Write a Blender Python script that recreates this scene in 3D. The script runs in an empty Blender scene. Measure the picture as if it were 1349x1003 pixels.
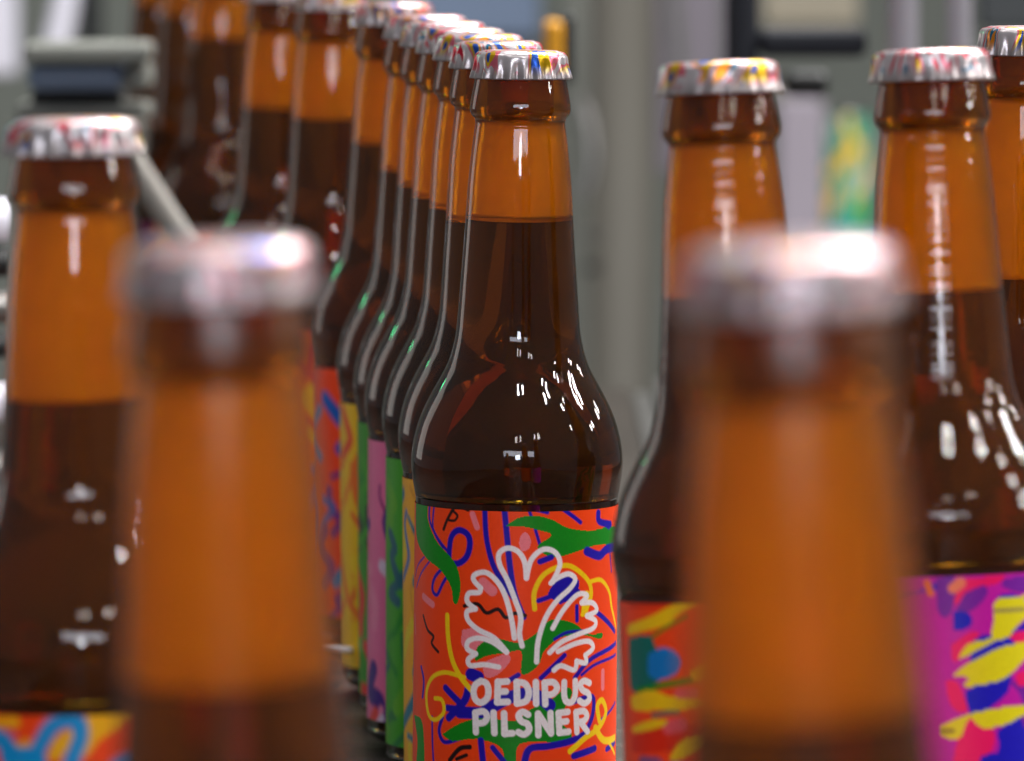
import bpy, math, random
import numpy as np
from mathutils import Vector, Matrix
C = bpy.context.scene.collection
S = bpy.context.scene
R_ = math.radians

# ------------------------------------------------------------------ camera
W, H, F = 1349.0, 1003.0, 10000.0        # photograph frame and focal length in its pixels
D0 = 2.2075                               # metres to the bottle in focus
PITCH = math.atan(753.5 / F)
cam_d = bpy.data.cameras.new('camera'); cam = bpy.data.objects.new('camera', cam_d); C.objects.link(cam)
CAM = Vector((0, 0, 0.3014))
cam.location = CAM; cam.rotation_euler = (math.pi / 2 - PITCH, 0, 0)
cam_d.sensor_width = 36; cam_d.lens = F / W * 36
cam_d.clip_start = .05; cam_d.clip_end = 100
cam_d.dof.use_dof = True; cam_d.dof.focus_distance = D0 - .02; cam_d.dof.aperture_fstop = cam_d.lens / 12
S.camera = cam
CM = Matrix.Rotation(math.pi / 2 - PITCH, 3, 'X')
def at(x, y, r=1.0):
    d = D0 / r
    return CAM + CM @ Vector(((x - W / 2) / F * d, (H / 2 - y) / F * d, -d))

# ------------------------------------------------------------------ world, lamps, exposure
w = bpy.data.worlds.new('World'); S.world = w; w.use_nodes = True
bg = w.node_tree.nodes['Background']; bg.inputs[0].default_value = (.93, .96, 1, 1); bg.inputs[1].default_value = .12
def lamp(name, loc, aim, sx, sy, power, col=(1, .97, .94)):
    d = bpy.data.lights.new(name, 'AREA'); d.shape = 'RECTANGLE'; d.size = sx; d.size_y = sy
    d.energy = power; d.color = col
    o = bpy.data.objects.new(name, d); C.objects.link(o); o.location = loc
    o.rotation_euler = (Vector(aim) - Vector(loc)).to_track_quat('-Z', 'Y').to_euler()
    return o
BT = Vector((0, 2.2, .15))
for az, el, k_ in ((6, 55, 1.2), (51, 48, 1.2), (2, 24, .22), (23, 25, .3), (73, 39, .8), (100, 34, 1), (102, 31, 1.2), (73, 26, .7), (102, 19, .9), (80, 17, .8), (123, 19, .7), (150, 62, .8), (-172, 66, .8), (-110, 64, .8), (-50, 64, .5)):
    hh = 3.2 if el > 35 else 1.9
    d_ = hh / math.tan(R_(el)); p = BT + Vector((d_ * math.sin(R_(az)), -d_ * math.cos(R_(az)), hh))
    q_ = hh / math.sin(R_(el)) / 5.0
    for k in (-.2, .2):
        k3 = Vector((k * q_ * math.cos(R_(az)), k * q_ * math.sin(R_(az)), .12 * k * q_))
        lamp('hall_lamp', p + k3, BT, .16 * q_, .34 * q_, 8.5 * k_ * q_ * q_)
lamp('green_signal_lamp', BT + Vector((-1.58, 2.1, .82)), BT, .12, .2, .8, (.05, 1, .35))
lamp('added_overhead_fill', BT + Vector((1.3, 2.1, 3.1)), BT + Vector((.1, 1.0, 0)), 3.4, 1.8, 270, (1, .98, .95))  # added fill from above and behind, brightens the amber necks
lamp('side_window', (-2.5, 4.7, .75), (0, 2.4, .2), .9, 1.5, 3.6, (1, .94, .88))
lamp('added_glint_strip', (.15, -3.3, 1.47), (0, 2.2, .3), 3.4, .42, 27, (.84, .89, 1))  # added strip light, widens the glints on the right-hand necks
# tall window of the hall behind the photographer, and the daylight side of the hall
lamp('hall_window', (.1, -3.2, 1.12), (0, 2.2, .3), .5, .42, 15, (.86, .9, 1))
S.view_settings.view_transform = 'Standard'; S.view_settings.look = 'None'
S.view_settings.exposure = .46; S.view_settings.gamma = 1
cy = S.cycles
cy.use_denoising = True; cy.denoiser = 'OPENIMAGEDENOISE'
try: cy.denoising_input_passes = 'RGB_ALBEDO_NORMAL'
except Exception: pass
cy.use_adaptive_sampling = True; cy.adaptive_threshold = .015
cy.max_bounces = 20; cy.transmission_bounces = 18; cy.glossy_bounces = 8; cy.diffuse_bounces = 4
cy.transparent_max_bounces = 24; cy.sample_clamp_indirect = 10; cy.sample_clamp_direct = 0
cy.volume_bounces = 0

# ------------------------------------------------------------------ helpers
def s2l(c): return tuple(((v / 255) / 12.92 if v / 255 <= .04045 else ((v / 255 + .055) / 1.055) ** 2.4) for v in c)
def obj(name, me, mat=None, parent=None, smooth=False):
    o = bpy.data.objects.new(name, me); C.objects.link(o)
    if mat is not None and not me.materials: me.materials.append(mat)
    if parent is not None: o.parent = parent
    if smooth: me.polygons.foreach_set('use_smooth', [True] * len(me.polygons)); me.update()
    return o
def tag(o, label=None, cat=None, group=None, kind=None):
    for k, v in (('label', label), ('category', cat), ('group', group), ('kind', kind)):
        if v: o[k] = v
    return o
def empty(name, loc=(0, 0, 0)):
    o = bpy.data.objects.new(name, None); C.objects.link(o); o.location = loc; o.empty_display_size = .02; return o
def lathe(name, prof, n=96, close_bottom=True, close_top=True, flute=None):
    vs, fs = [], []
    for r, z in prof:
        for i in range(n):
            a = 2 * math.pi * i / n
            rr = flute(r, z, a) if flute else r
            vs.append((rr * math.cos(a), rr * math.sin(a), z))
    for k in range(len(prof) - 1):
        for i in range(n):
            j = (i + 1) % n
            fs.append((k * n + i, k * n + j, (k + 1) * n + j, (k + 1) * n + i))
    if close_bottom: fs.append(tuple(range(n - 1, -1, -1)))
    if close_top: fs.append(tuple(range((len(prof) - 1) * n, len(prof) * n)))
    me = bpy.data.meshes.new(name); me.from_pydata(vs, [], fs); me.update()
    return me
def catmull(pts, k=6):
    out = []
    P = [pts[0]] + list(pts) + [pts[-1]]
    for i in range(1, len(P) - 2):
        p0, p1, p2, p3 = [np.array(q, float) for q in P[i - 1:i + 3]]
        for j in range(k):
            t = j / k
            out.append(tuple(.5 * ((2 * p1) + (-p0 + p2) * t + (2 * p0 - 5 * p1 + 4 * p2 - p3) * t * t + (-p0 + 3 * p1 - 3 * p2 + p3) * t ** 3)))
    out.append(tuple(pts[-1])); return out
def bevel_box(name, sx, sy, sz, b=.004, seg=3):
    import bmesh
    bm = bmesh.new(); bmesh.ops.create_cube(bm, size=1)
    for v in bm.verts: v.co = Vector((v.co.x * sx, v.co.y * sy, v.co.z * sz))
    bmesh.ops.bevel(bm, geom=bm.edges[:], offset=min(b, sx / 3, sy / 3, sz / 3), segments=seg, affect='EDGES', profile=.5)
    me = bpy.data.meshes.new(name); bm.to_mesh(me); bm.free(); return me
def tube_mesh(name, pts, rad, n=20):
    pts = [Vector(p) for p in pts]; vs, fs = [], []
    for i, p in enumerate(pts):
        t = (pts[min(i + 1, len(pts) - 1)] - pts[max(i - 1, 0)]).normalized()
        u = t.cross(Vector((.13, .97, .21))).normalized(); v = t.cross(u)
        for k in range(n):
            a = 2 * math.pi * k / n
            vs.append(p + rad * (math.cos(a) * u + math.sin(a) * v))
    for i in range(len(pts) - 1):
        for k in range(n):
            j = (k + 1) % n; fs.append((i * n + k, i * n + j, (i + 1) * n + j, (i + 1) * n + k))
    fs.append(tuple(range(n))); fs.append(tuple(range((len(pts) - 1) * n, len(pts) * n)))
    me = bpy.data.meshes.new(name); me.from_pydata([tuple(v) for v in vs], [], fs); me.update(); return me

# ------------------------------------------------------------------ materials
def new_mat(name):
    m = bpy.data.materials.new(name); m.use_nodes = True
    nt = m.node_tree; nt.nodes.clear(); out = nt.nodes.new('ShaderNodeOutputMaterial')
    return m, nt, out
def N(nt, t, **kw):
    n = nt.nodes.new(t)
    for k, v in kw.items(): setattr(n, k, v)
    return n
def paint(name, col, rough=.5, metal=0., var=.12, scale=30, bump=0.):
    m, nt, out = new_mat(name); b = N(nt, 'ShaderNodeBsdfPrincipled')
    tc = N(nt, 'ShaderNodeTexCoord'); no = N(nt, 'ShaderNodeTexNoise'); no.inputs['Scale'].default_value = scale; no.inputs['Detail'].default_value = 5
    nt.links.new(tc.outputs['Object'], no.inputs['Vector'])
    mx = N(nt, 'ShaderNodeMix', data_type='RGBA')
    c = s2l(col); mx.inputs[6].default_value = (*[v * (1 - var) for v in c], 1); mx.inputs[7].default_value = (*[min(1, v * (1 + var)) for v in c], 1)
    nt.links.new(no.outputs['Fac'], mx.inputs[0]); nt.links.new(mx.outputs[2], b.inputs['Base Color'])
    b.inputs['Roughness'].default_value = rough; b.inputs['Metallic'].default_value = metal
    if bump:
        bp = N(nt, 'ShaderNodeBump'); bp.inputs['Strength'].default_value = bump; bp.inputs['Distance'].default_value = .001
        nt.links.new(no.outputs['Fac'], bp.inputs['Height']); nt.links.new(bp.outputs[0], b.inputs['Normal'])
    nt.links.new(b.outputs[0], out.inputs[0]); return m

def glass_outer(name, streak=False, rough=0., film=.009):
    m, nt, out = new_mat(name)
    gl = N(nt, 'ShaderNodeBsdfGlossy'); gl.inputs['Roughness'].default_value = .035 + rough if not streak else .03
    rf = N(nt, 'ShaderNodeBsdfRefraction'); rf.inputs['IOR'].default_value = 1.48; rf.inputs['Roughness'].default_value = .0 + rough * .5 if not streak else .03
    rf.inputs['Color'].default_value = (.93, .66, .20, 1)
    lw = N(nt, 'ShaderNodeLayerWeight'); lw.inputs['Blend'].default_value = .35
    th = N(nt, 'ShaderNodeMix', data_type='RGBA'); th.inputs[6].default_value = (.95, .735, .17, 1); th.inputs[7].default_value = (.55, .28, .03, 1)
    nt.links.new(lw.outputs['Facing'], th.inputs[0]); nt.links.new(th.outputs[2], rf.inputs['Color'])
    fr = N(nt, 'ShaderNodeFresnel'); fr.inputs['IOR'].default_value = 1.52
    tc = N(nt, 'ShaderNodeTexCoord'); mp = N(nt, 'ShaderNodeMapping'); nt.links.new(tc.outputs['Object'], mp.inputs[0])
    mp.inputs['Scale'].default_value = (1, 1, .35)
    no = N(nt, 'ShaderNodeTexNoise'); no.inputs['Scale'].default_value = 90; no.inputs['Detail'].default_value = 2
    nt.links.new(mp.outputs[0], no.inputs['Vector'])
    bp = N(nt, 'ShaderNodeBump'); bp.inputs['Distance'].default_value = .001; bp.inputs['Strength'].default_value = .14
    nt.links.new(no.outputs['Fac'], bp.inputs['Height']); last = bp
    if streak:      # fine upright reeding and rings, added to smear and stripe the glints
        m2 = N(nt, 'ShaderNodeMapping'); nt.links.new(tc.outputs['Object'], m2.inputs[0]); m2.inputs['Scale'].default_value = (1, 1, .01)
        n2 = N(nt, 'ShaderNodeTexNoise'); n2.inputs['Scale'].default_value = 6000; n2.inputs['Detail'].default_value = 1; nt.links.new(m2.outputs[0], n2.inputs['Vector'])
        b2 = N(nt, 'ShaderNodeBump'); b2.inputs['Distance'].default_value = .001; b2.inputs['Strength'].default_value = .03
        nt.links.new(n2.outputs['Fac'], b2.inputs['Height']); nt.links.new(bp.outputs[0], b2.inputs['Normal'])
        m3 = N(nt, 'ShaderNodeMapping'); nt.links.new(tc.outputs['Object'], m3.inputs[0]); m3.inputs['Scale'].default_value = (.05, .05, 1)
        n3 = N(nt, 'ShaderNodeTexNoise'); n3.inputs['Scale'].default_value = 420; n3.inputs['Detail'].default_value = 2; nt.links.new(m3.outputs[0], n3.inputs['Vector'])
        b3 = N(nt, 'ShaderNodeBump'); b3.inputs['Distance'].default_value = .001; b3.inputs['Strength'].default_value = .11
        nt.links.new(n3.outputs['Fac'], b3.inputs['Height']); nt.links.new(b2.outputs[0], b3.inputs['Normal']); last = b3
    for q in (gl, rf, fr): nt.links.new(last.outputs[0], q.inputs['Normal'])
    mx = N(nt, 'ShaderNodeMixShader'); nt.links.new(fr.outputs[0], mx.inputs[0]); nt.links.new(rf.outputs[0], mx.inputs[1]); nt.links.new(gl.outputs[0], mx.inputs[2])
    # thin brown film: a hazy reflection put into the glass colour
    df = N(nt, 'ShaderNodeBsdfDiffuse'); df.inputs['Color'].default_value = (.60, .34, .16, 1)
    n4 = N(nt, 'ShaderNodeTexNoise'); n4.inputs['Scale'].default_value = 140; n4.inputs['Detail'].default_value = 5; nt.links.new(tc.outputs['Object'], n4.inputs['Vector'])
    r4 = N(nt, 'ShaderNodeMapRange'); r4.inputs['From Min'].default_value = .3; r4.inputs['From Max'].default_value = .7; r4.inputs['To Min'].default_value = film * .5; r4.inputs['To Max'].default_value = film * 1.6; nt.links.new(n4.outputs['Fac'], r4.inputs['Value'])
    m4 = N(nt, 'ShaderNodeMixShader'); nt.links.new(r4.outputs[0], m4.inputs[0]); nt.links.new(mx.outputs[0], m4.inputs[1]); nt.links.new(df.outputs[0], m4.inputs[2])
    nt.links.new(m4.outputs[0], out.inputs[0]); return m
def glass_inner(name, fog=.62, col=(1, .64, .010)):
    # fogged inner wall of the headspace: wet glass with a film of droplets that scatters light
    m, nt, out = new_mat(name)
    g = N(nt, 'ShaderNodeBsdfGlass'); g.inputs['IOR'].default_value = 1.48; g.inputs['Roughness'].default_value = .12
    g.inputs['Color'].default_value = (*col, 1)
    t = N(nt, 'ShaderNodeBsdfTranslucent'); t.inputs['Color'].default_value = (*col, 1)
    d = N(nt, 'ShaderNodeBsdfDiffuse'); d.inputs['Color'].default_value = (1, .62, .02, 1)
    m1 = N(nt, 'ShaderNodeMixShader'); m1.inputs[0].default_value = .45; nt.links.new(t.outputs[0], m1.inputs[1]); nt.links.new(d.outputs[0], m1.inputs[2])
    tc = N(nt, 'ShaderNodeTexCoord'); no = N(nt, 'ShaderNodeTexNoise'); no.inputs['Scale'].default_value = 60; no.inputs['Detail'].default_value = 4
    nt.links.new(tc.outputs['Object'], no.inputs['Vector'])
    mr = N(nt, 'ShaderNodeMapRange'); mr.inputs['To Min'].default_value = fog - .2; mr.inputs['To Max'].default_value = fog + .2
    nt.links.new(no.outputs['Fac'], mr.inputs['Value'])
    sx = N(nt, 'ShaderNodeSeparateXYZ'); nt.links.new(tc.outputs['Object'], sx.inputs[0])
    fz = N(nt, 'ShaderNodeMapRange'); fz.inputs['From Min'].default_value = .2085; fz.inputs['From Max'].default_value = .2115; fz.inputs['To Min'].default_value = 1; fz.inputs['To Max'].default_value = .12
    nt.links.new(sx.outputs['Z'], fz.inputs['Value'])
    mu = N(nt, 'ShaderNodeMath', operation='MULTIPLY'); nt.links.new(mr.outputs[0], mu.inputs[0]); nt.links.new(fz.outputs[0], mu.inputs[1])
    cg = N(nt, 'ShaderNodeMix', data_type='RGBA'); cg.inputs[6].default_value = (.50, .22, .05, 1); cg.inputs[7].default_value = (*col, 1); nt.links.new(fz.outputs[0], cg.inputs[0]); nt.links.new(cg.outputs[2], g.inputs['Color'])
    mx = N(nt, 'ShaderNodeMixShader'); nt.links.new(mu.outputs[0], mx.inputs[0]); nt.links.new(g.outputs[0], mx.inputs[1]); nt.links.new(m1.outputs[0], mx.inputs[2])
    nt.links.new(mx.outputs[0], out.inputs[0]); return m
def beer_mat(name='shade_dark_beer', haze=.13):
    m, nt, out = new_mat(name)
    t = N(nt, 'ShaderNodeBsdfTransparent'); v = N(nt, 'ShaderNodeVolumeAbsorption')
    v.inputs['Color'].default_value = (.62, .30, .0, 1); v.inputs['Density'].default_value = 110  # pale beer darkened: shade between crowded bottles put into the absorption
    hz = N(nt, 'ShaderNodeBsdfDiffuse'); hz.inputs['Color'].default_value = (.50, .20, .02, 1)     # faint brown diffuse haze
    ms = N(nt, 'ShaderNodeMixShader'); ms.inputs[0].default_value = haze; nt.links.new(t.outputs[0], ms.inputs[1]); nt.links.new(hz.outputs[0], ms.inputs[2])
    nt.links.new(ms.outputs[0], out.inputs['Surface']); nt.links.new(v.outputs[0], out.inputs['Volume']); return m
def cap_mat(name, seed, bright=.9):
    m, nt, out = new_mat(name); b = N(nt, 'ShaderNodeBsdfPrincipled')
    tc = N(nt, 'ShaderNodeTexCoord'); mp = N(nt, 'ShaderNodeMapping'); mp.inputs['Location'].default_value = (seed * 1.7, seed * .9, seed * .4)
    mp.inputs['Scale'].default_value = (1, 1, .45)
    nt.links.new(tc.outputs['Object'], mp.inputs[0])
    n1 = N(nt, 'ShaderNodeTexNoise'); n1.inputs['Scale'].default_value = 95; n1.inputs['Detail'].default_value = 1; n1.inputs['Distortion'].default_value = 1.2
    nt.links.new(mp.outputs[0], n1.inputs['Vector'])
    cr = N(nt, 'ShaderNodeValToRGB'); cr.color_ramp.interpolation = 'CONSTANT'
    cols = [(0, (40, 90, 190)), (.36, (225, 185, 20)), (.42, (235, 120, 140)), (.46, (226, 222, 226)), (.56, (230, 40, 70)), (.59, (225, 220, 225)), (.64, (20, 120, 160)), (.68, (240, 150, 40))]
    e = cr.color_ramp.elements
    e[0].position = 0; e[0].color = (*s2l(cols[0][1]), 1); e[1].position = cols[1][0]; e[1].color = (*s2l(cols[1][1]), 1)
    for p, c in cols[2:]:
        x = e.new(p); x.color = (*s2l(c), 1)
    nt.links.new(n1.outputs['Fac'], cr.inputs[0])
    # bare tin towards the skirt
    sx = N(nt, 'ShaderNodeSeparateXYZ'); nt.links.new(tc.outputs['Object'], sx.inputs[0])
    mr = N(nt, 'ShaderNodeMapRange'); mr.inputs['From Min'].default_value = .2235; mr.inputs['From Max'].default_value = .2265; nt.links.new(sx.outputs['Z'], mr.inputs['Value'])
    mx = N(nt, 'ShaderNodeMix', data_type='RGBA'); mx.inputs[6].default_value = (.46, .43, .44, 1)
    nt.links.new(mr.outputs[0], mx.inputs[0]); nt.links.new(cr.outputs[0], mx.inputs[7])
    ml = N(nt, 'ShaderNodeMix', data_type='RGBA', blend_type='MULTIPLY'); ml.inputs[0].default_value = 1; ml.inputs[7].default_value = (bright, bright * .95, bright * .94, 1)
    nt.links.new(mx.outputs[2], ml.inputs[6]); nt.links.new(ml.outputs[2], b.inputs['Base Color'])
    b.inputs['Metallic'].default_value = .7; b.inputs['Roughness'].default_value = .3
    n2 = N(nt, 'ShaderNodeTexNoise'); n2.inputs['Scale'].default_value = 400; nt.links.new(tc.outputs['Object'], n2.inputs['Vector'])
    bp = N(nt, 'ShaderNodeBump'); bp.inputs['Strength'].default_value = .2; bp.inputs['Distance'].default_value = .0005
    nt.links.new(n2.outputs['Fac'], bp.inputs['Height']); nt.links.new(bp.outputs[0], b.inputs['Normal'])
    nt.links.new(b.outputs[0], out.inputs[0]); return m
def label_mat():
    m, nt, out = new_mat('printed_paper'); b = N(nt, 'ShaderNodeBsdfPrincipled')
    a = N(nt, 'ShaderNodeAttribute', attribute_name='print');     tc = N(nt, 'ShaderNodeTexCoord'); no = N(nt, 'ShaderNodeTexNoise'); no.inputs['Scale'].default_value = 500; no.inputs['Detail'].default_value = 3
    nt.links.new(tc.outputs['Object'], no.inputs['Vector'])
    bp = N(nt, 'ShaderNodeBump'); bp.inputs['Strength'].default_value = .12; bp.inputs['Distance'].default_value = .0004
    nt.links.new(no.outputs['Fac'], bp.inputs['Height']); nt.links.new(bp.outputs[0], b.inputs['Normal'])
    n5 = N(nt, 'ShaderNodeTexNoise'); n5.inputs['Scale'].default_value = 1400; n5.inputs['Detail'].default_value = 4; nt.links.new(tc.outputs['Object'], n5.inputs['Vector'])
    r5 = N(nt, 'ShaderNodeMapRange'); r5.inputs['To Min'].default_value = .86; r5.inputs['To Max'].default_value = 1.26; nt.links.new(n5.outputs['Fac'], r5.inputs['Value'])
    g5 = N(nt, 'ShaderNodeMix', data_type='RGBA', blend_type='MULTIPLY'); g5.inputs[0].default_value = 1; nt.links.new(a.outputs['Color'], g5.inputs[6]); nt.links.new(r5.outputs[0], g5.inputs[7])
    nt.links.new(g5.outputs[2], b.inputs['Base Color'])
    b.inputs['Roughness'].default_value = .42; b.inputs['Specular IOR Level'].default_value = .35
    nt.links.new(b.outputs[0], out.inputs[0]); return m
M_GLD = glass_outer('brown_glass_roughened', rough=.2, film=.009)  # roughness added to blur away the window glint on the front bottles
M_GL, M_GLS, M_IN, M_BEER, M_LAB = glass_outer('brown_glass'), glass_outer('brown_glass_rippled', True), glass_inner('fogged_glass'), beer_mat(), label_mat()

# ------------------------------------------------------------------ label print (flat colour laid on a fine grid)
RL = 29.75                                  # label radius, mm
MM = 4.53                                   # photograph pixels per mm at the bottle in focus
LTOP, LBOT = 98.6, 8.5                     # label edges above the base, mm
class Print:
    def __init__(self, base, nu, nv):
        self.nu, self.nv = nu, nv
        self.c = np.empty((nv, nu, 3)); self.c[:] = s2l(base)
        self.U = 2 * math.pi * RL * MM      # circumference in focus pixels
        self.V = (LTOP - LBOT) * MM
        self.u = (np.arange(nu) / nu - .5) * self.U
        self.v = np.arange(nv) / (nv - 1) * self.V
        self.aa = max(self.U / nu, self.V / nv) * .6
    def _blend(self, iv, iu, a, col):
        self.c[np.ix_(iv, iu)] = self.c[np.ix_(iv, iu)] * (1 - a[..., None]) + np.array(s2l(col)) * a[..., None]
    def stroke(self, pts, wd, col, smooth=True):
        if smooth and len(pts) > 2: pts = [p[:2] for p in catmull(pts, 5)]
        P = np.array(pts, float); h = wd / 2 + self.aa * 2
        iu = np.where((self.u > P[:, 0].min() - h) & (self.u < P[:, 0].max() + h))[0]
        iv = np.where((self.v > P[:, 1].min() - h) & (self.v < P[:, 1].max() + h))[0]
        if not len(iu) or not len(iv): return
        X, Y = np.meshgrid(self.u[iu], self.v[iv]); d = np.full(X.shape, 1e9)
        for i in range(len(P) - 1):
            ax, ay = P[i]; bx, by = P[i + 1]; dx, dy = bx - ax, by - ay; L = dx * dx + dy * dy + 1e-9
            t = np.clip(((X - ax) * dx + (Y - ay) * dy) / L, 0, 1)
            d = np.minimum(d, np.hypot(X - ax - t * dx, Y - ay - t * dy))
        self._blend(iv, iu, np.clip((wd / 2 - d) / self.aa * .5 + .5, 0, 1), col)
    def fill(self, pts, col, smooth=True):
        if smooth: pts = [p[:2] for p in catmull(list(pts) + [pts[0]], 5)]
        P = np.array(pts, float)
        iu = np.where((self.u > P[:, 0].min()) & (self.u < P[:, 0].max()))[0]
        iv = np.where((self.v > P[:, 1].min()) & (self.v < P[:, 1].max()))[0]
        if not len(iu) or not len(iv): return
        X, Y = np.meshgrid(self.u[iu], self.v[iv]); ins = np.zeros(X.shape, bool)
        for i in range(len(P)):
            ax, ay = P[i]; bx, by = P[(i + 1) % len(P)]
            if ay == by: continue
            ins ^= ((Y < ay) != (Y < by)) & (X < (bx - ax) * (Y - ay) / (by - ay) + ax)
        self._blend(iv, iu, ins.astype(float), col)
    def mesh(self, name):
        nu, nv = self.nu, self.nv
        a = -math.pi / 2 + self.u / (RL * MM)
        z = LTOP - self.v / MM
        A, Z = np.meshgrid(a, z)
        co = np.stack([RL * np.cos(A), RL * np.sin(A), Z], -1).reshape(-1, 3) / 1000
        I, J = np.meshgrid(np.arange(nv - 1), np.arange(nu), indexing='ij'); J2 = (J + 1) % nu
        q = np.stack([I * nu + J, (I + 1) * nu + J, (I + 1) * nu + J2, I * nu + J2], -1).reshape(-1, 4)
        me = bpy.data.meshes.new(name); me.vertices.add(len(co)); me.vertices.foreach_set('co', co.ravel())
        me.loops.add(q.size); me.loops.foreach_set('vertex_index', q.ravel().astype(np.int32))
        me.polygons.add(len(q)); me.polygons.foreach_set('loop_start', np.arange(0, q.size, 4, dtype=np.int32))
        me.polygons.foreach_set('use_smooth', np.ones(len(q), bool))
        me.update(calc_edges=True)
        ca = me.color_attributes.new('print', 'FLOAT_COLOR', 'POINT')
        ca.data.foreach_set('color', np.concatenate([self.c.reshape(-1, 3), np.ones((nu * nv, 1))], 1).ravel().astype(np.float32))
        return me
def mapper(cx, ytop, r, ox=0, oy=0, z=1.0, sag=.085):
    """enlarged-crop coordinates -> (u, v) on the label of the bottle centred at cx, label edge at ytop, size ratio r"""
    RR = RL * MM * r
    def f(X, Y):
        px, py = ox + X / z, oy + Y / z
        s = max(-.985, min(.985, (px - cx) / RR)); th = math.asin(s)
        return (th * RL * MM, (py - (ytop + sag * RR * math.cos(th))) / r)
    return f
class Art:
    def __init__(s, pr, mp, k): s.p, s.m, s.k = pr, mp, k
    def st(s, col, wd, *pts, sm=True): s.p.stroke([s.m(*p) for p in pts], wd / s.k, col, sm)
    def fl(s, col, *pts): s.p.fill([s.m(*p) for p in pts], col)
ORANGE, BLUE, GREEN, YEL, PINK, BLACK, WHITE = (255, 70, 3), (24, 4, 172), (4, 138, 18), (254, 212, 4), (250, 130, 140), (24, 8, 10), (250, 244, 246)
def print_main():
    p = Print(ORANGE, 900, 330)
    a = Art(p, mapper(677, 664, 1, 520, 640, 2.7625), 2.7625)
    st, fl = a.st, a.fl
    # violet-blue lines
    st(BLUE, 12, (120, 60), (118, 130), (150, 200), (190, 250)); st(BLUE, 10, (137, 60), (131, 160), (168, 232))
    st(BLUE, 24, (190, 285), (196, 200), (222, 168), (255, 180), (266, 215), (255, 262), (225, 288), (190, 285))
    st(BLUE, 14, (185, 290), (140, 340), (131, 385), (148, 404), (170, 360), (200, 310))
    st(BLUE, 8, (100, 268), (76, 300), (62, 340)); st(BLUE, 8, (118, 285), (88, 330), (72, 380))
    st(BLUE, 20, (318, 70), (325, 190), (350, 290), (390, 360), (425, 410)); st(BLUE, 22, (388, 75), (400, 190), (412, 300), (430, 400), (462, 480))
    st(BLUE, 12, (478, 90), (498, 150), (518, 215)); st(BLUE, 16, (598, 85), (640, 115), (665, 135)); st(BLUE, 14, (505, 90), (545, 100))
    fl(PINK, (448, 185), (468, 172), (486, 200), (478, 232), (455, 240), (444, 215))
    st(PINK, 22, (274, 108), (291, 156)); st(PINK, 26, (98, 412), (132, 440)); st(PINK, 38, (315, 356), (348, 386))
    fl(PINK, (240, 530), (300, 520), (335, 545), (320, 590), (270, 600), (240, 585))
    st(PINK, 10, (62, 480), (70, 550))
    # greens
    fl(GREEN, (55, 55), (105, 62), (112, 130), (142, 205), (200, 270), (226, 320), (233, 380), (222, 432), (207, 426), (198, 372), (158, 312), (108, 272), (74, 212), (58, 150))
    fl(GREEN, (392, 152), (440, 120), (500, 112), (560, 125), (620, 155), (700, 165), (770, 150), (830, 160), (830, 218), (740, 215), (680, 232), (610, 255), (560, 262), (510, 225), (560, 182), (520, 166), (460, 152))
    st(BLUE, 22, (520, 278), (560, 262)); st(BLUE, 26, (730, 100), (735, 132), (775, 142)); st(BLUE, 34, (690, 240), (735, 256), (765, 232), (805, 225)); st(BLUE, 10, (775, 250), (781, 315))
    st(BLUE, 14, (735, 130), (770, 155))
    # yellow ribbons
    st(YEL, 18, (502, 450), (500, 390), (528, 332), (572, 302), (622, 292), (668, 318), (700, 356), (707, 400), (694, 440), (676, 470))
    st(YEL, 16, (700, 352), (742, 345), (774, 390), (784, 450), (800, 520)); st(YEL, 34, (690, 400), (684, 460))
    fl(BLUE, (560, 372), (590, 335), (640, 335), (662, 352), (650, 400), (610, 425), (575, 418), (550, 400)); st(BLUE, 18, (516, 420), (575, 398))
    st(BLUE, 16, (595, 425), (660, 385)); st(BLUE, 16, (655, 440), (656, 492)); st(BLUE, 20, (725, 460), (795, 535)); st(BLUE, 18, (760, 20), (770, 60))
    st(BLACK, 14, (248, 442), (295, 434), (328, 466), (370, 452), (398, 482), (430, 466), (468, 474)); st(BLACK, 12, (98, 482), (114, 532), (136, 556), (130, 582), (154, 612))
    st(BLACK, 13, (206, 88), (184, 128), (170, 165)); st(BLACK, 10, (206, 100), (220, 115), (210, 132), (190, 132)); st(BLACK, 16, (236, 82), (258, 92))
    # leaf shapes behind the flower
    fl(GREEN, (296, 590), (350, 556), (440, 572), (500, 545), (560, 490), (640, 500), (700, 542), (748, 538), (742, 560), (680, 545), (600, 552), (540, 600), (520, 650), (480, 684), (455, 680), (455, 605), (400, 610), (330, 622), (290, 640))
    fl(PINK, (330, 640), (400, 615), (415, 640), (370, 690), (330, 700), (318, 670)); st(PINK, 24, (753, 680), (753, 738))
    st(BLUE, 18, (528, 700), (575, 655), (612, 618)); st(BLUE, 12, (575, 560), (620, 535), (680, 530)); st(BLUE, 18, (650, 700), (715, 628), (800, 578)); st(BLUE, 12, (675, 690), (730, 650), (800, 620))
    st(BLUE, 18, (405, 715), (445, 690))
    # lower left
    st(BLUE, 46, (275, 690), (300, 700)); st(BLUE, 26, (182, 742), (240, 800)); st(BLUE, 30, (195, 850), (250, 790), (265, 740)); st(BLUE, 44, (235, 830), (330, 830)); st(BLUE, 26, (190, 815), (240, 820))
    st(BLUE, 16, (172, 850), (160, 900), (180, 940), (235, 925)); st(BLUE, 10, (134, 850), (136, 940), (140, 1010)); st(BLUE, 14, (92, 670), (102, 720), (98, 780))
    st(YEL, 20, (186, 478), (190, 560), (206, 640), (236, 700), (276, 748)); st(YEL, 16, (250, 702), (180, 686), (132, 708), (112, 765), (120, 840), (146, 860), (176, 832), (170, 788), (144, 782))
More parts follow.
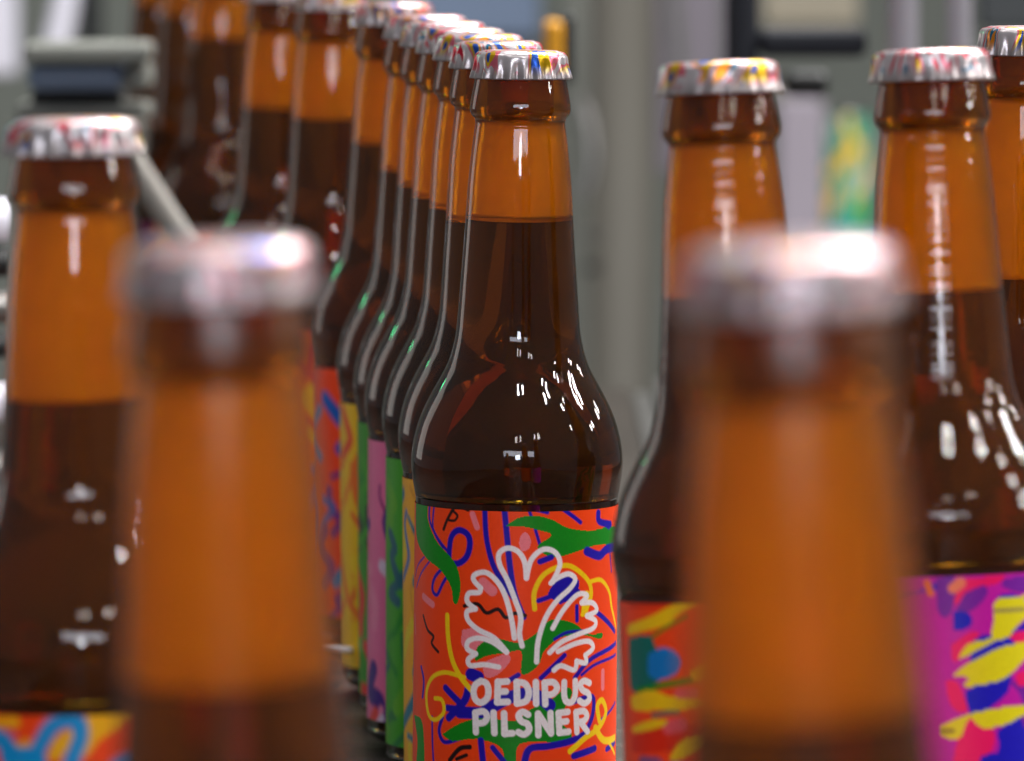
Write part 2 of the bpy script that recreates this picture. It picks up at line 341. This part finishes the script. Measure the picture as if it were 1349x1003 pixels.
    fl(GREEN, (172, 912), (240, 868), (330, 846), (430, 858), (490, 815), (570, 775), (620, 735), (640, 760), (600, 850), (640, 905), (620, 935), (520, 932), (445, 950), (440, 1060), (395, 1060), (390, 960), (300, 925), (210, 935))
    fl(GREEN, (62, 850), (92, 860), (104, 930), (104, 1060), (76, 1060), (80, 940))
    st(BLUE, 24, (312, 930), (322, 1020)); st(BLUE, 20, (355, 955), (400, 1010)); st(BLUE, 26, (470, 1010), (490, 958), (560, 948), (640, 930), (700, 900)); st(BLUE, 26, (650, 985), (725, 960))
    st(BLUE, 46, (330, 820), (420, 770), (500, 760), (560, 800)); st(BLUE, 20, (640, 790), (715, 770), (716, 840), (690, 900)); st(BLUE, 12, (740, 862), (805, 795)); st(BLUE, 22, (770, 965), (810, 940))
    st(YEL, 22, (742, 860), (734, 805), (752, 785), (766, 830), (740, 885), (690, 920), (636, 968)); st(YEL, 26, (728, 885), (760, 932), (805, 925)); st(YEL, 14, (770, 930), (800, 985))
    st(BLACK, 18, (200, 1005), (236, 962), (272, 955)); st(BLACK, 14, (225, 1000), (260, 985))
    # white flower outline
    w_ = 19
    st(WHITE, w_, (458, 585), (448, 540), (452, 480), (432, 420), (402, 345), (374, 290), (372, 250), (402, 230), (440, 242), (464, 280), (471, 338))
    st(WHITE, w_, (471, 338), (488, 272), (530, 234), (574, 244), (592, 288), (565, 352))
    st(WHITE, w_, (430, 556), (418, 485), (396, 405), (366, 352), (326, 320), (288, 326), (280, 346), (306, 376))
    st(WHITE, w_, (306, 376), (300, 392), (264, 396), (258, 426), (288, 452)); st(WHITE, w_, (288, 452), (258, 462), (262, 494), (300, 528), (356, 556), (402, 606))
    st(WHITE, w_, (402, 608), (352, 572), (302, 558), (264, 570), (260, 598), (290, 614)); st(WHITE, w_, (290, 616), (264, 636), (272, 658), (322, 654), (374, 662))
    st(WHITE, w_, (511, 642), (516, 565), (542, 482), (582, 420), (632, 372), (648, 340), (622, 322), (582, 338), (560, 356))
    st(WHITE, w_, (568, 520), (600, 462), (640, 412), (668, 394), (692, 402), (672, 426)); st(WHITE, w_, (672, 428), (712, 428), (728, 456), (692, 474)); st(WHITE, w_, (692, 476), (724, 494), (716, 520), (660, 542), (600, 570), (558, 608))
    st(WHITE, w_, (588, 604), (650, 576), (700, 568), (716, 592), (688, 618)); st(WHITE, w_, (688, 618), (690, 646), (656, 640)); st(WHITE, w_, (656, 640), (648, 672), (600, 656), (574, 672))
    # lettering: OEDIPUS / PILSNER, hand-drawn rounded capitals
    T = 24
    L = lambda *pts: st(WHITE, T, *pts, sm=False)
    Cv = lambda *pts: st(WHITE, T, *pts)
    Cv((311, 714), (291, 728), (284, 754), (292, 782), (312, 792), (333, 776), (338, 748), (330, 722), (311, 714))
    L((372, 716), (370, 790)); L((372, 716), (405, 714)); L((371, 752), (400, 750)); L((370, 790), (408, 788))
    L((440, 716), (442, 792)); Cv((440, 716), (470, 722), (484, 752), (474, 784), (442, 794))
    L((509, 716), (511, 794))
    L((541, 718), (544, 796)); Cv((541, 718), (572, 716), (586, 736), (572, 758), (544, 762))
    Cv((612, 716), (612, 760), (620, 786), (640, 788), (652, 762), (652, 712))
    Cv((704, 720), (684, 712), (670, 726), (680, 746), (700, 758), (704, 780), (686, 794), (668, 784))
    L((291, 830), (294, 900)); Cv((291, 830), (320, 824), (334, 842), (322, 864), (293, 868))
    L((357, 828), (361, 902))
    L((395, 830), (398, 904)); L((398, 904), (426, 902))
    Cv((482, 834), (462, 824), (448, 838), (458, 858), (480, 868), (486, 890), (468, 906), (448, 898))
    L((520, 908), (518, 830), (566, 902), (563, 828))
    L((592, 828), (596, 900)); L((592, 828), (626, 824)); L((594, 862), (622, 858)); L((596, 900), (630, 896))
    L((656, 826), (660, 898)); Cv((656, 826), (684, 822), (696, 840), (684, 858), (660, 862)); L((672, 862), (698, 896))
    # the far side of the paper carries more of the same ribbons
    rnd = random.Random(5); hw = math.pi * RL * MM
    for sgn in (-1, 1):
        for k in range(16):
            u0 = sgn * (hw * .54 + rnd.random() * hw * .4); v0 = rnd.random() * p.V
            p.stroke([(u0, v0), (u0 + rnd.uniform(-30, 30), v0 + 25), (u0 + rnd.uniform(-30, 30), v0 + 60)], rnd.uniform(4, 14), rnd.choice((BLUE, GREEN, YEL, PINK, BLUE)))
    return p.mesh('printed_label')
def print_random(base, cols, seed, n=95, wmin=7, wmax=30):
    p = Print(base, 260, 96); rnd = random.Random(seed)
    for k in range(n):
        u0 = rnd.uniform(-p.U / 2, p.U / 2); v0 = rnd.uniform(-10, p.V)
        a = rnd.uniform(-1, 1)
        pts = [(u0, v0)]
        for j in range(3): pts.append((pts[-1][0] + rnd.uniform(-42, 42), pts[-1][1] + rnd.uniform(10, 42)))
        p.stroke(pts, rnd.uniform(wmin, wmax), rnd.choice(cols))
    return p
def print_left():     # orange, amber and sky blue loops
    AM, SKY = (255, 180, 0), (0, 148, 214)
    p = print_random(ORANGE, (AM, SKY, (240, 60, 10), PINK), 31, 70, 14, 26)
    a = Art(p, mapper(95, 921, 1.29, 0, 860, 6.745), 6.745 * 1.29); st, fl = a.st, a.fl
    st(ORANGE, 900, (-200, 800), (1500, 800), sm=False)
    st(AM, 90, (-200, 560), (90, 560)); st(SKY, 170, (-300, 700), (-40, 720), (40, 900)); st(SKY, 200, (20, 860), (260, 900), (200, 1100))
    fl(AM, (715, 440), (1100, 470), (1010, 590), (850, 720), (740, 840), (640, 900), (700, 700)); 
    st(SKY, 150, (230, 940), (300, 780), (420, 600), (560, 550), (650, 580), (660, 700), (600, 860), (560, 1000))
    fl(AM, (540, 650), (590, 660), (560, 780), (490, 880), (400, 900), (380, 850), (440, 720)); st(AM, 50, (120, 760), (200, 740))
    st(SKY, 110, (960, 960), (1040, 900), (1150, 880)); st((214, 90, 120), 40, (90, 690), (30, 640))
    return p.mesh('printed_label')
def print_ra():       # orange with horizontal yellow ribbons
    p = Print((252, 70, 8), 520, 190); RD = (228, 40, 0)
    YW = (245, 205, 0)
    rnd = random.Random(3)
    for k in range(40):
        u0 = rnd.uniform(-p.U / 2, p.U / 2); v0 = rnd.uniform(0, p.V)
        p.stroke([(u0, v0), (u0 + 20, v0 - 6), (u0 + 45, v0 - 4)], rnd.uniform(5, 14), rnd.choice((YW, YW, PINK, (20, 110, 190), GREEN, RD)))
    a = Art(p, mapper(953, 781, 1.165, 780, 700, 3.309), 3.309 * 1.165); st, fl = a.st, a.fl
    st((252, 70, 8), 700, (100, 640), (600, 640), sm=False)
    fl(RD, (90, 850), (300, 820), (520, 860), (480, 920), (250, 930), (90, 930)); st((226, 50, 0), 30, (100, 300), (300, 310))
    fl((0, 110, 100), (90, 440), (170, 430), (200, 480), (240, 600), (150, 660), (90, 650)); 
    fl((0, 125, 205), (170, 510), (230, 490), (280, 510), (300, 560), (270, 610), (200, 625), (165, 590)); st(GREEN, 26, (120, 665), (220, 650), (360, 630))
    st((130, 90, 130), 90, (450, 480), (470, 500)); st((236, 90, 100), 46, (290, 690), (345, 690)); st((236, 90, 100), 60, (240, 830), (290, 820)); st((130, 80, 130), 70, (130, 980), (190, 990)); st((20, 100, 190), 30, (250, 995), (310, 1000))
    st((90, 90, 60), 40, (430, 660), (470, 700)); st(GREEN, 14, (190, 440), (330, 360)); st((120, 110, 90), 24, (180, 775), (280, 765))
    fl(YW, (90, 380), (180, 355), (280, 310), (370, 295), (380, 310), (300, 350), (260, 390), (180, 410), (90, 420)); fl(YW, (410, 325), (480, 305), (540, 312), (490, 335), (440, 345))
    fl(YW, (330, 600), (400, 560), (480, 550), (530, 575), (500, 610), (400, 630), (350, 635)); fl(YW, (90, 690), (170, 665), (260, 700), (410, 725), (330, 755), (230, 755), (100, 745))
    fl(YW, (90, 820), (170, 795), (240, 800), (200, 830), (100, 845)); fl(YW, (240, 960), (290, 890), (380, 865), (520, 855), (500, 880), (400, 905), (320, 950), (260, 975)); st(YW, 20, (400, 1005), (500, 1000))
    return p.mesh('printed_label')
def print_rb():       # magenta and violet-blue with yellow leaf ribbons
    MG, VB, PU, YW = (205, 8, 165), (24, 10, 190), (125, 18, 160), (238, 220, 8)
    RS = (250, 0, 100)
    p = Print(MG, 520, 190); rnd = random.Random(8)
    for k in range(46):
        u0 = rnd.uniform(-p.U / 2, p.U / 2); v0 = rnd.uniform(0, p.V)
        p.stroke([(u0, v0), (u0 + 20, v0 - 10), (u0 + 40, v0 - 12)], rnd.uniform(8, 20), rnd.choice((VB, VB, PU, RS, YW, PU)))
    a = Art(p, mapper(1229, 742, 1.14, 1180, 730, 3.675), 3.675 * 1.14); st, fl = a.st, a.fl
    st(MG, 800, (100, 560), (900, 560), sm=False)
    fl(RS, (180, 110), (420, 95), (400, 130), (250, 170), (190, 230), (170, 180)); fl(PU, (420, 110), (640, 80), (640, 150), (520, 180), (420, 150))
    fl(PU, (240, 170), (330, 140), (340, 190), (260, 260), (190, 260)); fl(VB, (180, 260), (250, 270), (260, 330), (180, 350)); fl(PU, (100, 100), (190, 100), (170, 260), (110, 270))
    st((250, 130, 90), 50, (180, 150), (215, 125)); st((250, 120, 60), 34, (60, 120), (75, 170)); fl(RS, (160, 420), (260, 360), (300, 390), (180, 500))
    fl(VB, (270, 400), (330, 370), (400, 390), (500, 330), (600, 240), (660, 200), (660, 290), (560, 360), (430, 440), (330, 480), (250, 500)); fl(VB, (390, 195), (450, 180), (560, 220), (480, 260))
    fl(RS, (440, 385), (520, 355), (660, 380), (660, 480), (540, 480), (500, 440)); fl(VB, (520, 470), (660, 440), (660, 495), (560, 490))
    fl(VB, (225, 640), (300, 600), (440, 560), (430, 640), (360, 710), (260, 760), (230, 700)); fl(PU, (440, 600), (640, 560), (640, 800), (500, 830), (500, 700))
    fl(RS, (130, 590), (190, 600), (230, 720), (200, 740), (150, 700)); fl(RS, (180, 860), (240, 770), (320, 800), (360, 860), (300, 1000), (160, 1010)); fl(VB, (370, 830), (480, 770), (520, 830), (660, 850), (660, 1040), (330, 1040), (290, 950), (370, 930))
    fl(RS, (470, 560), (560, 540), (560, 600), (480, 620))
    fl(YW, (370, 240), (400, 205), (520, 190), (640, 140), (640, 190), (520, 210), (580, 250), (500, 320), (430, 390), (360, 390), (370, 300)); st((150, 130, 80), 18, (380, 262), (520, 256))
    fl(YW, (160, 570), (220, 520), (320, 470), (420, 430), (540, 412), (570, 425), (510, 500), (420, 580), (320, 608), (220, 616), (240, 575)); fl(YW, (190, 490), (240, 420), (320, 400), (390, 395), (300, 440), (240, 470))
    fl((250, 160, 60), (520, 400), (640, 350), (640, 390), (560, 405)); fl(YW, (100, 800), (200, 760), (300, 735), (450, 715), (560, 705), (610, 718), (520, 750), (420, 800), (300, 815), (240, 765), (190, 860), (110, 850)); st((110, 80, 40), 16, (110, 825), (160, 825))
    st(PINK, 40, (540, 895), (660, 890)); st((10, 100, 190), 40, (560, 1010), (660, 1000))
    return p.mesh('printed_label')

# ------------------------------------------------------------------ bottle
prof_pts = [(22, .8), (27, 1.6), (29.3, 5), (29.5, 9), (29.5, 50), (29.5, 98.5), (29.62, 100.4), (30.2, 103.8), (30.8, 108), (30.9, 112), (30.2, 117), (28.8, 122.3), (26.9, 127), (24.6, 131.5), (22.2, 135.8), (20.2, 140), (18.9, 144.5), (18.1, 149), (17.4, 157.5), (16.2, 174), (15.7, 181.7), (14.8, 195), (13.4, 207), (13.1, 209.2), (13.3, 210.6), (14.3, 211.9), (14.7, 213.3), (14.6, 215), (14.0, 218.5), (13.3, 222), (13.0, 224), (12.8, 228)]
PROF = [(r / 1000, z / 1000) for r, z in catmull(prof_pts, 5)]
PROF[0] = (.020, .0006)
def prof_r(z): return float(np.interp(z, [q[1] for q in PROF], [q[0] for q in PROF]))
glass_me = lathe('glass_body', PROF, 112)
def shade(me): me.polygons.foreach_set('use_smooth', [len(p.vertices) < 5 for p in me.polygons]); me.update()
shade(glass_me)
def inner_r(z):
    r = prof_r(z) - .0029
    if z > .205: r = min(r, .0098 + max(0, (.212 - z)) * .1)
    return r
def cavity_mesh(lv):
    zs = list(np.linspace(lv, .226, 40)); pr = [(inner_r(lv) - .0016, lv), (inner_r(lv) - .0007, lv + .0002)] + [(inner_r(z), z + (.0013 if k == 0 else 0)) for k, z in enumerate(zs)]
    me = lathe('headspace_wall', pr, 72); me.flip_normals(); shade(me); return me
def beer_mesh(lv):
    zs = [.006, .009] + list(np.linspace(.014, lv - .00015, 40)); pr = [(max(.01, inner_r(z)) - (.006 if z < .008 else 0), z) for z in zs]
    me = lathe('beer', pr, 64); shade(me); return me
NF = 21
def cap_flute(r, z, a):
    t = max(0, min(1, (.2292 - z) / .0052))
    return r + t * .0006 * math.cos(a * NF) * (1 if t < .99 else 1.1)
cap_prof = [(.0122, .2224), (.0142, .22235), (.01445, .2225), (.0144, .2229), (.0141, .2240), (.01375, .2255), (.0136, .2270), (.0136, .2284), (.0133, .2293), (.0126, .2300), (.0112, .2303), (.0108, .2305), (.006, .2306), (.0005, .2306)]
cap_me = lathe('crown_cap', cap_prof, 252, close_bottom=False, flute=cap_flute); shade(cap_me)
flat_cap = lathe('crown_cap_shallow', cap_prof, 252, close_bottom=False, flute=lambda r, z, a: r * 1.012 + (cap_flute(r, z, a) - r) * .3); shade(flat_cap)
CAPM = [cap_mat('printed_tin_%s' % n, i) for i, n in enumerate(('red', 'blue', 'gold', 'pink'))]
CAP_DULL = cap_mat('dull_printed_tin', 6.3, .82)
M_BEER2 = beer_mat('hazy_beer', .27)
LM = {}
B_GROUP = 'brown beer bottles on the bottling line'
gd = glass_me.copy(); gd.name = 'glass_body_roughened'; gd.materials.clear(); gd.materials.append(M_GLD)
gs = glass_me.copy(); gs.name = 'glass_body_rippled'; gs.materials.clear(); gs.materials.append(M_GLS)
def bottle(x, ycap, r, level, label_me, label, tilt=0., spin=0., capi=0, glass=None, fwd=0., cw=1.0):
    """x, ycap: where the underside of the cap shows in the photograph; r: size next to the bottle in focus; level: fill height, m"""
    top = at(x, ycap, r)
    q = Matrix.Rotation(R_(tilt), 4, 'Y') @ Matrix.Rotation(R_(fwd), 4, 'X')
    base = top - (q @ Vector((0, 0, .2225)))
    t = empty('beer_bottle', base); t.rotation_euler = q.to_euler()
    tag(t, label, 'bottle', B_GROUP)
    g = glass_me if glass is None else glass
    obj('glass_body', g, M_GL, t)
    key = round(level, 4)
    if key not in LM:
        LM[key] = (cavity_mesh(level), beer_mesh(level))
    obj('headspace_wall', LM[key][0], M_IN, t); obj('beer', LM[key][1], M_BEER2 if cw > 1 else M_BEER, t)
    cm = cap_me if capi == 0 else (flat_cap if glass in (gs, gd) else cap_me).copy()
    if capi: cm.materials.clear()
    c = obj('crown_cap', cm, CAPM[capi % 4] if glass is not gd else CAP_DULL, t)
    c.scale = (cw, cw, 1)
    c.rotation_euler.z = R_(37 * capi)
    if label_me: 
        l = obj('printed_label', label_me, M_LAB, t); l.rotation_euler.z = R_(spin)
    return t
lv = lambda y, ycap, r: .2225 - (y - ycap) / (MM * r) / 1000
MAIN = print_main()
bottle(686, 103, 1.0, lv(291, 103, 1), MAIN, 'bottle in sharp focus, white flower and OEDIPUS PILSNER on its orange label', tilt=.55, capi=0)
rowspec = [ # x, cap y, r, liquid y, palette
    (656, .961, 292, print_random((250, 176, 10), ((20, 120, 150), (20, 110, 190), (235, 205, 0), (225, 150, 10)), 12, 90, 6, 22), 'bottle directly behind the focused one, yellow label with blue strokes'),
    (633, .932, 276, print_random((60, 160, 20), (GREEN, (0, 90, 110), (20, 120, 60), (90, 170, 10)), 13), 'third bottle of the long row, label mostly green'),
    (609, .907, 262, print_random((235, 110, 160), ((225, 200, 225), (60, 10, 130), (150, 10, 110), (240, 130, 170), (230, 60, 50)), 14), 'fourth bottle of the long row, pink and purple label'),
    (586, .881, 246, print_random((50, 150, 20), (GREEN, (230, 30, 30), (10, 70, 30), (60, 160, 20)), 15), 'fifth bottle of the long row, green label with red marks'),
    (562, .853, 226, print_random((245, 190, 10), ((235, 70, 20), (245, 200, 20), (240, 110, 20)), 16), 'sixth bottle of the long row, yellow label with red blotches'),
    (521, .802, 190, print_random((250, 70, 20), ((10, 90, 190), (20, 60, 190), (250, 80, 20), (110, 20, 140), (20, 130, 190)), 17), 'bottle where the long row bends left, orange and blue label'),
    (437, .745, 157, print_random((245, 100, 20), ((20, 90, 180), (245, 190, 20), (220, 40, 60)), 18), 'far row bottle with two pale glints on its glowing amber neck'),
    (370, .712, 143, print_random((240, 60, 30), ((90, 20, 130), (245, 150, 20), (30, 60, 160)), 19), 'dim far bottle half hidden left of the one with two glints'),
]
for i, (x, r, ly, pr, lb) in enumerate(rowspec):
    yc = -252 + 355 * r
    bottle(x, yc, r, lv(ly, yc, r), pr.mesh('printed_label'), lb, tilt=.3 * ((i % 3) - 1), capi=i % 5 + 1)
bottle(292, -42, .62, lv(52, -42, .62), print_random((200, 90, 30), ((40, 90, 160), (200, 30, 110), (245, 190, 20)), 20).mesh('printed_label'), 'vague dark brown bottle far behind, just left of the end of the long row', capi=3)
bottle(250, -46, .60, lv(22, -46, .6), print_random((120, 40, 90), ((40, 90, 160), (230, 130, 20), (90, 30, 120)), 21).mesh('printed_label'), 'middle one of the vague brown bottles far behind at the upper left', capi=5)
bottle(212, -50, .58, .2, print_random((90, 60, 30), ((40, 90, 160), (230, 130, 20), (90, 30, 120)), 28).mesh('printed_label'), 'farthest dark brown bottle, right beside the blue grey machine block', capi=7)
bottle(96, 203, 1.29, lv(527, 203, 1.29), print_left(), 'bottle at the left edge with a multicoloured cap and an orange and sky blue label', tilt=-1.0, capi=6, cw=1.09)
bottle(288, 389, 1.89, lv(900, 389, 1.89), print_random((20, 130, 60), (YEL, BLUE, PINK), 22).mesh('printed_label'), 'strongly blurred bottle closest to the camera on the left', tilt=-1.6, fwd=2.4, cw=1.06, capi=7, glass=gd)
bottle(1042, 402, 2.14, lv(945, 402, 2.14), print_random((235, 60, 20), (YEL, BLUE, GREEN), 23).mesh('printed_label'), 'strongly blurred bottle closest to the camera on the right', tilt=-2.4, fwd=2.4, cw=1.06, capi=8, glass=gd)
bottle(948, 124, 1.18, lv(392, 124, 1.18), print_ra(), 'bottle behind the right front one, bluish glint on the neck, orange label with yellow ribbons', tilt=-2.2, fwd=-3, cw=1.09, capi=2, glass=gs)
bottle(1227, 107, 1.15, lv(386, 107, 1.15), print_rb(), 'bottle at the right with a striped glint and a magenta and blue label', tilt=-1.8, fwd=-3, cw=1.09, capi=4, glass=gs)
bottle(1352, 72, 1.02, lv(366, 72, 1.02), print_random((240, 130, 10), (BLUE, GREEN, PINK), 24).mesh('printed_label'), 'bottle cut off by the right edge under a yellow and white cap', capi=11)

# ------------------------------------------------------------------ conveyors
M_STEEL = paint('brushed_steel', (150, 148, 146), .32, .9, .08, 40)
M_SLAT = paint('worn_chain_steel', (58, 52, 46), .5, .6, .15, 60, .3)
def conveyor(x0, x1, y0, y1, z, label):
    t = empty('conveyor', ((x0 + x1) / 2, (y0 + y1) / 2, z)); tag(t, label, 'conveyor')
    w_ = x1 - x0; me = bevel_box('slat', w_, .0365, .003, .0008, 2)
    n = int((y1 - y0) / .038)
    for i in range(n):
        o = obj('slat', me, M_SLAT, t); o.location = (0, y0 + .019 + i * .038 - (y0 + y1) / 2, -.0016)
    sd = bevel_box('side_frame', .012, y1 - y0, .09, .002)
    for s in (-1, 1):
        o = obj('side_frame', sd, M_STEEL, t); o.location = (s * (w_ / 2 + .0075), 0, -.05)
    return t
conveyor(-.275, .062, 1.0, 4.0, -.0012, 'steel slat conveyor under the long row of bottles')
conveyor(.088, .40, 1.0, 4.0, .0062, 'steel slat conveyor under the bottles on the right')

# ------------------------------------------------------------------ background machinery
BK = .6
def bk(r): return r * BK if r < .56 else r
def bat(x, y, r): return at(x, y, bk(r))
def face_box(name, x0, y0, x1, y1, r, depth, mat, b=.01):
    """a box whose front face covers that rectangle of the view at size ratio r"""
    a, c = bat(x0, y0, r), bat(x1, y1, r); m = (a + c) / 2
    me = bevel_box(name, abs(c.x - a.x), depth, abs(c.z - a.z), b); return me, Vector((m.x, m.y + depth / 2, m.z))
G_TAUPE = paint('taupe_enamel', (93, 90, 83), .55, 0, .06, 4)
G_GREY = paint('grey_enamel', (120, 122, 116), .5, 0, .1, 5)
G_BLUE = paint('blue_grey_enamel', (104, 120, 146), .45, 0, .1, 9)
G_NAVY = paint('navy_enamel', (8, 14, 28), .7, 0, .15, 9)
G_BLACK = paint('black_plastic', (20, 22, 24), .4, 0, .1, 9)
G_LILAC = paint('lilac_grey_panel', (150, 142, 154), .5, 0, .1, 7)
G_PALE = paint('pale_tube', (232, 230, 244), .3, 0, .05, 9)
G_HOSE = paint('grey_hose', (140, 136, 130), .7, 0, .1, 30)
G_BEIGE = paint('beige_enamel', (150, 142, 126), .6, 0, .1, 9)
G_DARK = paint('dark_grey_enamel', (52, 56, 60), .6, 0, .1, 9)
G_YEL = paint('yellow_plastic', (215, 150, 4), .4, 0, .05, 9)
G_TEAL = paint('teal_print', (40, 160, 165), .4, 0, .05, 9)
G_GREEN = paint('green_print', (50, 160, 70), .4, 0, .1, 9)
def part_box(t, name, x0, y0, x1, y1, r, depth, mat, b=.006):
    me, c = face_box(name, x0, y0, x1, y1, r, depth, mat, b); o = obj(name, me, mat, t); o.location = c - t.location; return o
def part_tube(t, name, pts, rad, mat):
    P = []
    pts3 = [tuple(bat(*p)) for p in pts]; rad = rad * pts[0][2] / bk(pts[0][2])
    P = [Vector(p[:3]) - t.location for p in (catmull(pts3, 8) if len(pts3) > 2 else pts3)]
    o = obj(name, tube_mesh(name, P, rad), mat, t, smooth=True); return o
# upright post right of the focused bottle
t = empty('machine_post', bat(818, 1000, .5)); tag(t, 'tall taupe machine post just right of the focused bottle', 'post')
a, c = bat(778, -150, .5), bat(866, 1700, .5)
rad = abs(c.x - a.x) / 2
o = obj('post_tube', tube_mesh('post_tube', [(0, 0, -.65), (0, 0, .85)], rad, 48), G_TAUPE, t, smooth=True)
part_box(t, 'side_flange', 742, -150, 776, 760, .49, .03, G_GREY)
t = empty('pipe_fitting', bat(772, 200, .52)); tag(t, 'shiny rounded pipe fitting clamped on the left of the taupe post', 'pipe fitting')
part_tube(t, 'elbow_pipe', [(764, 130, .52), (776, 170, .52), (780, 215, .52), (768, 262, .52)], .0042, M_STEEL)
for yy in (310, 352): part_tube(t, 'clamp_bolt', [(770, yy, .52), (790, yy + 1, .52)], .0032, G_BLACK if yy > 330 else M_STEEL)
t = empty('sensor_box', bat(736, 55, .6)); tag(t, 'small yellow and black sensor behind the focused cap', 'sensor')
part_box(t, 'yellow_cover', 716, 28, 742, 96, .6, .03, G_YEL); part_box(t, 'black_mount', 740, 20, 757, 110, .59, .04, G_BLACK)
# right background
t = empty('control_panel', bat(905, 40, .42)); tag(t, 'lilac grey cabinet panel above the cap with the yellow patch', 'cabinet')
part_box(t, 'cabinet_door', 866, -200, 952, 230, .42, .2, G_LILAC); part_tube(t, 'cable', [(884, -60, .425), (890, 30, .425), (900, 120, .425)], .004, G_GREY)
t = empty('machine_bracket', bat(1050, 60, .6)); tag(t, 'dark navy bracket with a crossbar at the top right', 'bracket')
part_box(t, 'upright', 958, -120, 1000, 100, .6, .04, G_NAVY); part_box(t, 'crossbar', 1000, 38, 1143, 76, .6, .03, G_NAVY); part_box(t, 'motor_block', 1034, 94, 1092, 128, .57, .04, G_BLACK)
t = empty('hall_panels', bat(1080, 200, .52)); tag(t, 'beige and grey cabinet panels behind the navy bracket', 'cabinet')
part_box(t, 'beige_panel', 1004, -160, 1132, 36, .5, .04, G_BEIGE); part_box(t, 'grey_panel', 1022, 130, 1086, 420, .52, .04, G_LILAC); part_box(t, 'dark_panel', 1288, -160, 1420, 44, .5, .05, G_DARK)
t = empty('machine_hood', bat(620, 0, .5)); tag(t, 'blue grey machine hood above the caps of the long row', 'machine')
part_box(t, 'hood_front', 520, -200, 712, 52, .5, .05, G_BLUE); part_box(t, 'hood_edge', 520, 54, 712, 66, .5, .05, G_DARK)
t = empty('pipe_pair', bat(1220, 0, .6)); tag(t, 'two pale vertical pipes above the right striped-glint bottle', 'pipes')
part_tube(t, 'pipe', [(1190, -200, .6), (1190, 330, .6)], .0076, G_PALE); part_tube(t, 'pipe', [(1264, -200, .6), (1264, 330, .6)], .0062, G_PALE)
t = empty('hose', bat(1040, 260, .5)); tag(t, 'pale hose bending down left of the colourful far bottle', 'hose')
part_tube(t, 'hose_run', [(1030, 100, .5), (1040, 200, .5), (1062, 270, .5), (1090, 350, .5)], .0062, G_HOSE)
pf = print_random((70, 150, 120), ((245, 190, 10), (40, 160, 170), (240, 190, 30), (60, 160, 70), (190, 190, 190)), 61, 60, 20, 60)
bt = empty('printed_can', bat(1116, 310, .5)); tag(bt, 'small colourful can with yellow, green and teal print far behind on the right', 'can')
can = lathe('can_body', [(.0225, 0), (.0253, .003), (.0253, .113), (.023, .12)], 48); shade(can)
pm = pf.mesh('can_print'); pm.transform(Matrix.Diagonal((.867, .867, 1.4, 1)))
obj('can_body', can, M_STEEL, bt); o = obj('can_print', pm, M_LAB, bt); o.location.z = -.022
# left background
t = empty('machine_block', bat(100, 100, .62)); tag(t, 'blue grey machine block on a stand behind the left bottle', 'machine')
part_box(t, 'block_top', 28, 58, 196, 84, .62, .06, G_GREY); part_box(t, 'block_body', 36, 84, 160, 120, .617, .055, G_BLUE); part_box(t, 'block_side', 160, 84, 196, 122, .615, .055, G_GREY)
part_box(t, 'black_slot', 40, 121, 158, 136, .61, .05, G_NAVY); part_box(t, 'foot_plate', 20, 137, 196, 158, .61, .05, G_GREY); part_box(t, 'stand', 150, 158, 196, 900, .6, .03, G_GREY)
t = empty('steel_duct', bat(80, 20, .5)); tag(t, 'pale slanted steel duct in the top left corner', 'duct')
part_tube(t, 'duct_run', [(96, -80, .5), (84, 10, .5), (70, 70, .5)], .0078, G_PALE); part_box(t, 'black_bracket', 102, -60, 132, 66, .5, .04, G_BLACK); part_box(t, 'white_panel', -60, -80, 22, 100, .48, .04, G_PALE)
t = empty('guide_rail', bat(210, 270, .66)); tag(t, 'pale plastic guide rail slanting down beside the left bottle', 'rail')
part_tube(t, 'rail_bar', [(160, 190, .66), (198, 250, .66), (250, 330, .66)], .0056, G_HOSE)
t = empty('adjustment_knobs', bat(6, 300, .75)); tag(t, 'column of chrome knobs at the left edge of the picture', 'knobs')
for k, (yy, rr, m_) in enumerate(((290, .0085, G_PALE), (345, .006, G_BLACK), (405, .0065, M_STEEL), (455, .005, G_BLACK), (530, .0075, G_PALE), (620, .008, M_STEEL))):
    part_tube(t, 'knob', [(-14, yy, .75), (12, yy, .75)], rr, m_)
t = empty('cross_rod', at(440, 856, .86)); tag(t, 'thin pale steel rod showing low between the left front bottle and the row', 'rod')
part_tube(t, 'rod', [(492, 858, .84), (350, 850, .9)], .0011, G_PALE); part_tube(t, 'rod_post', [(352, 840, .9), (352, 1000, .9)], .003, M_STEEL)
# far wall, floor
wall = paint('hall_wall', (158, 163, 155), .7, 0, .25, .9)
me = bevel_box('wall', 9, .1, 5, .01); o = obj('wall', me, wall); o.location = (0, 11, 1.2); tag(o, kind='structure')
me = bevel_box('floor', 14, 24, .06, .01); o = obj('floor', me, paint('hall_floor', (120, 118, 112), .5, 0, .2, 1.5)); o.location = (0, 2, -.93); tag(o, kind='structure')
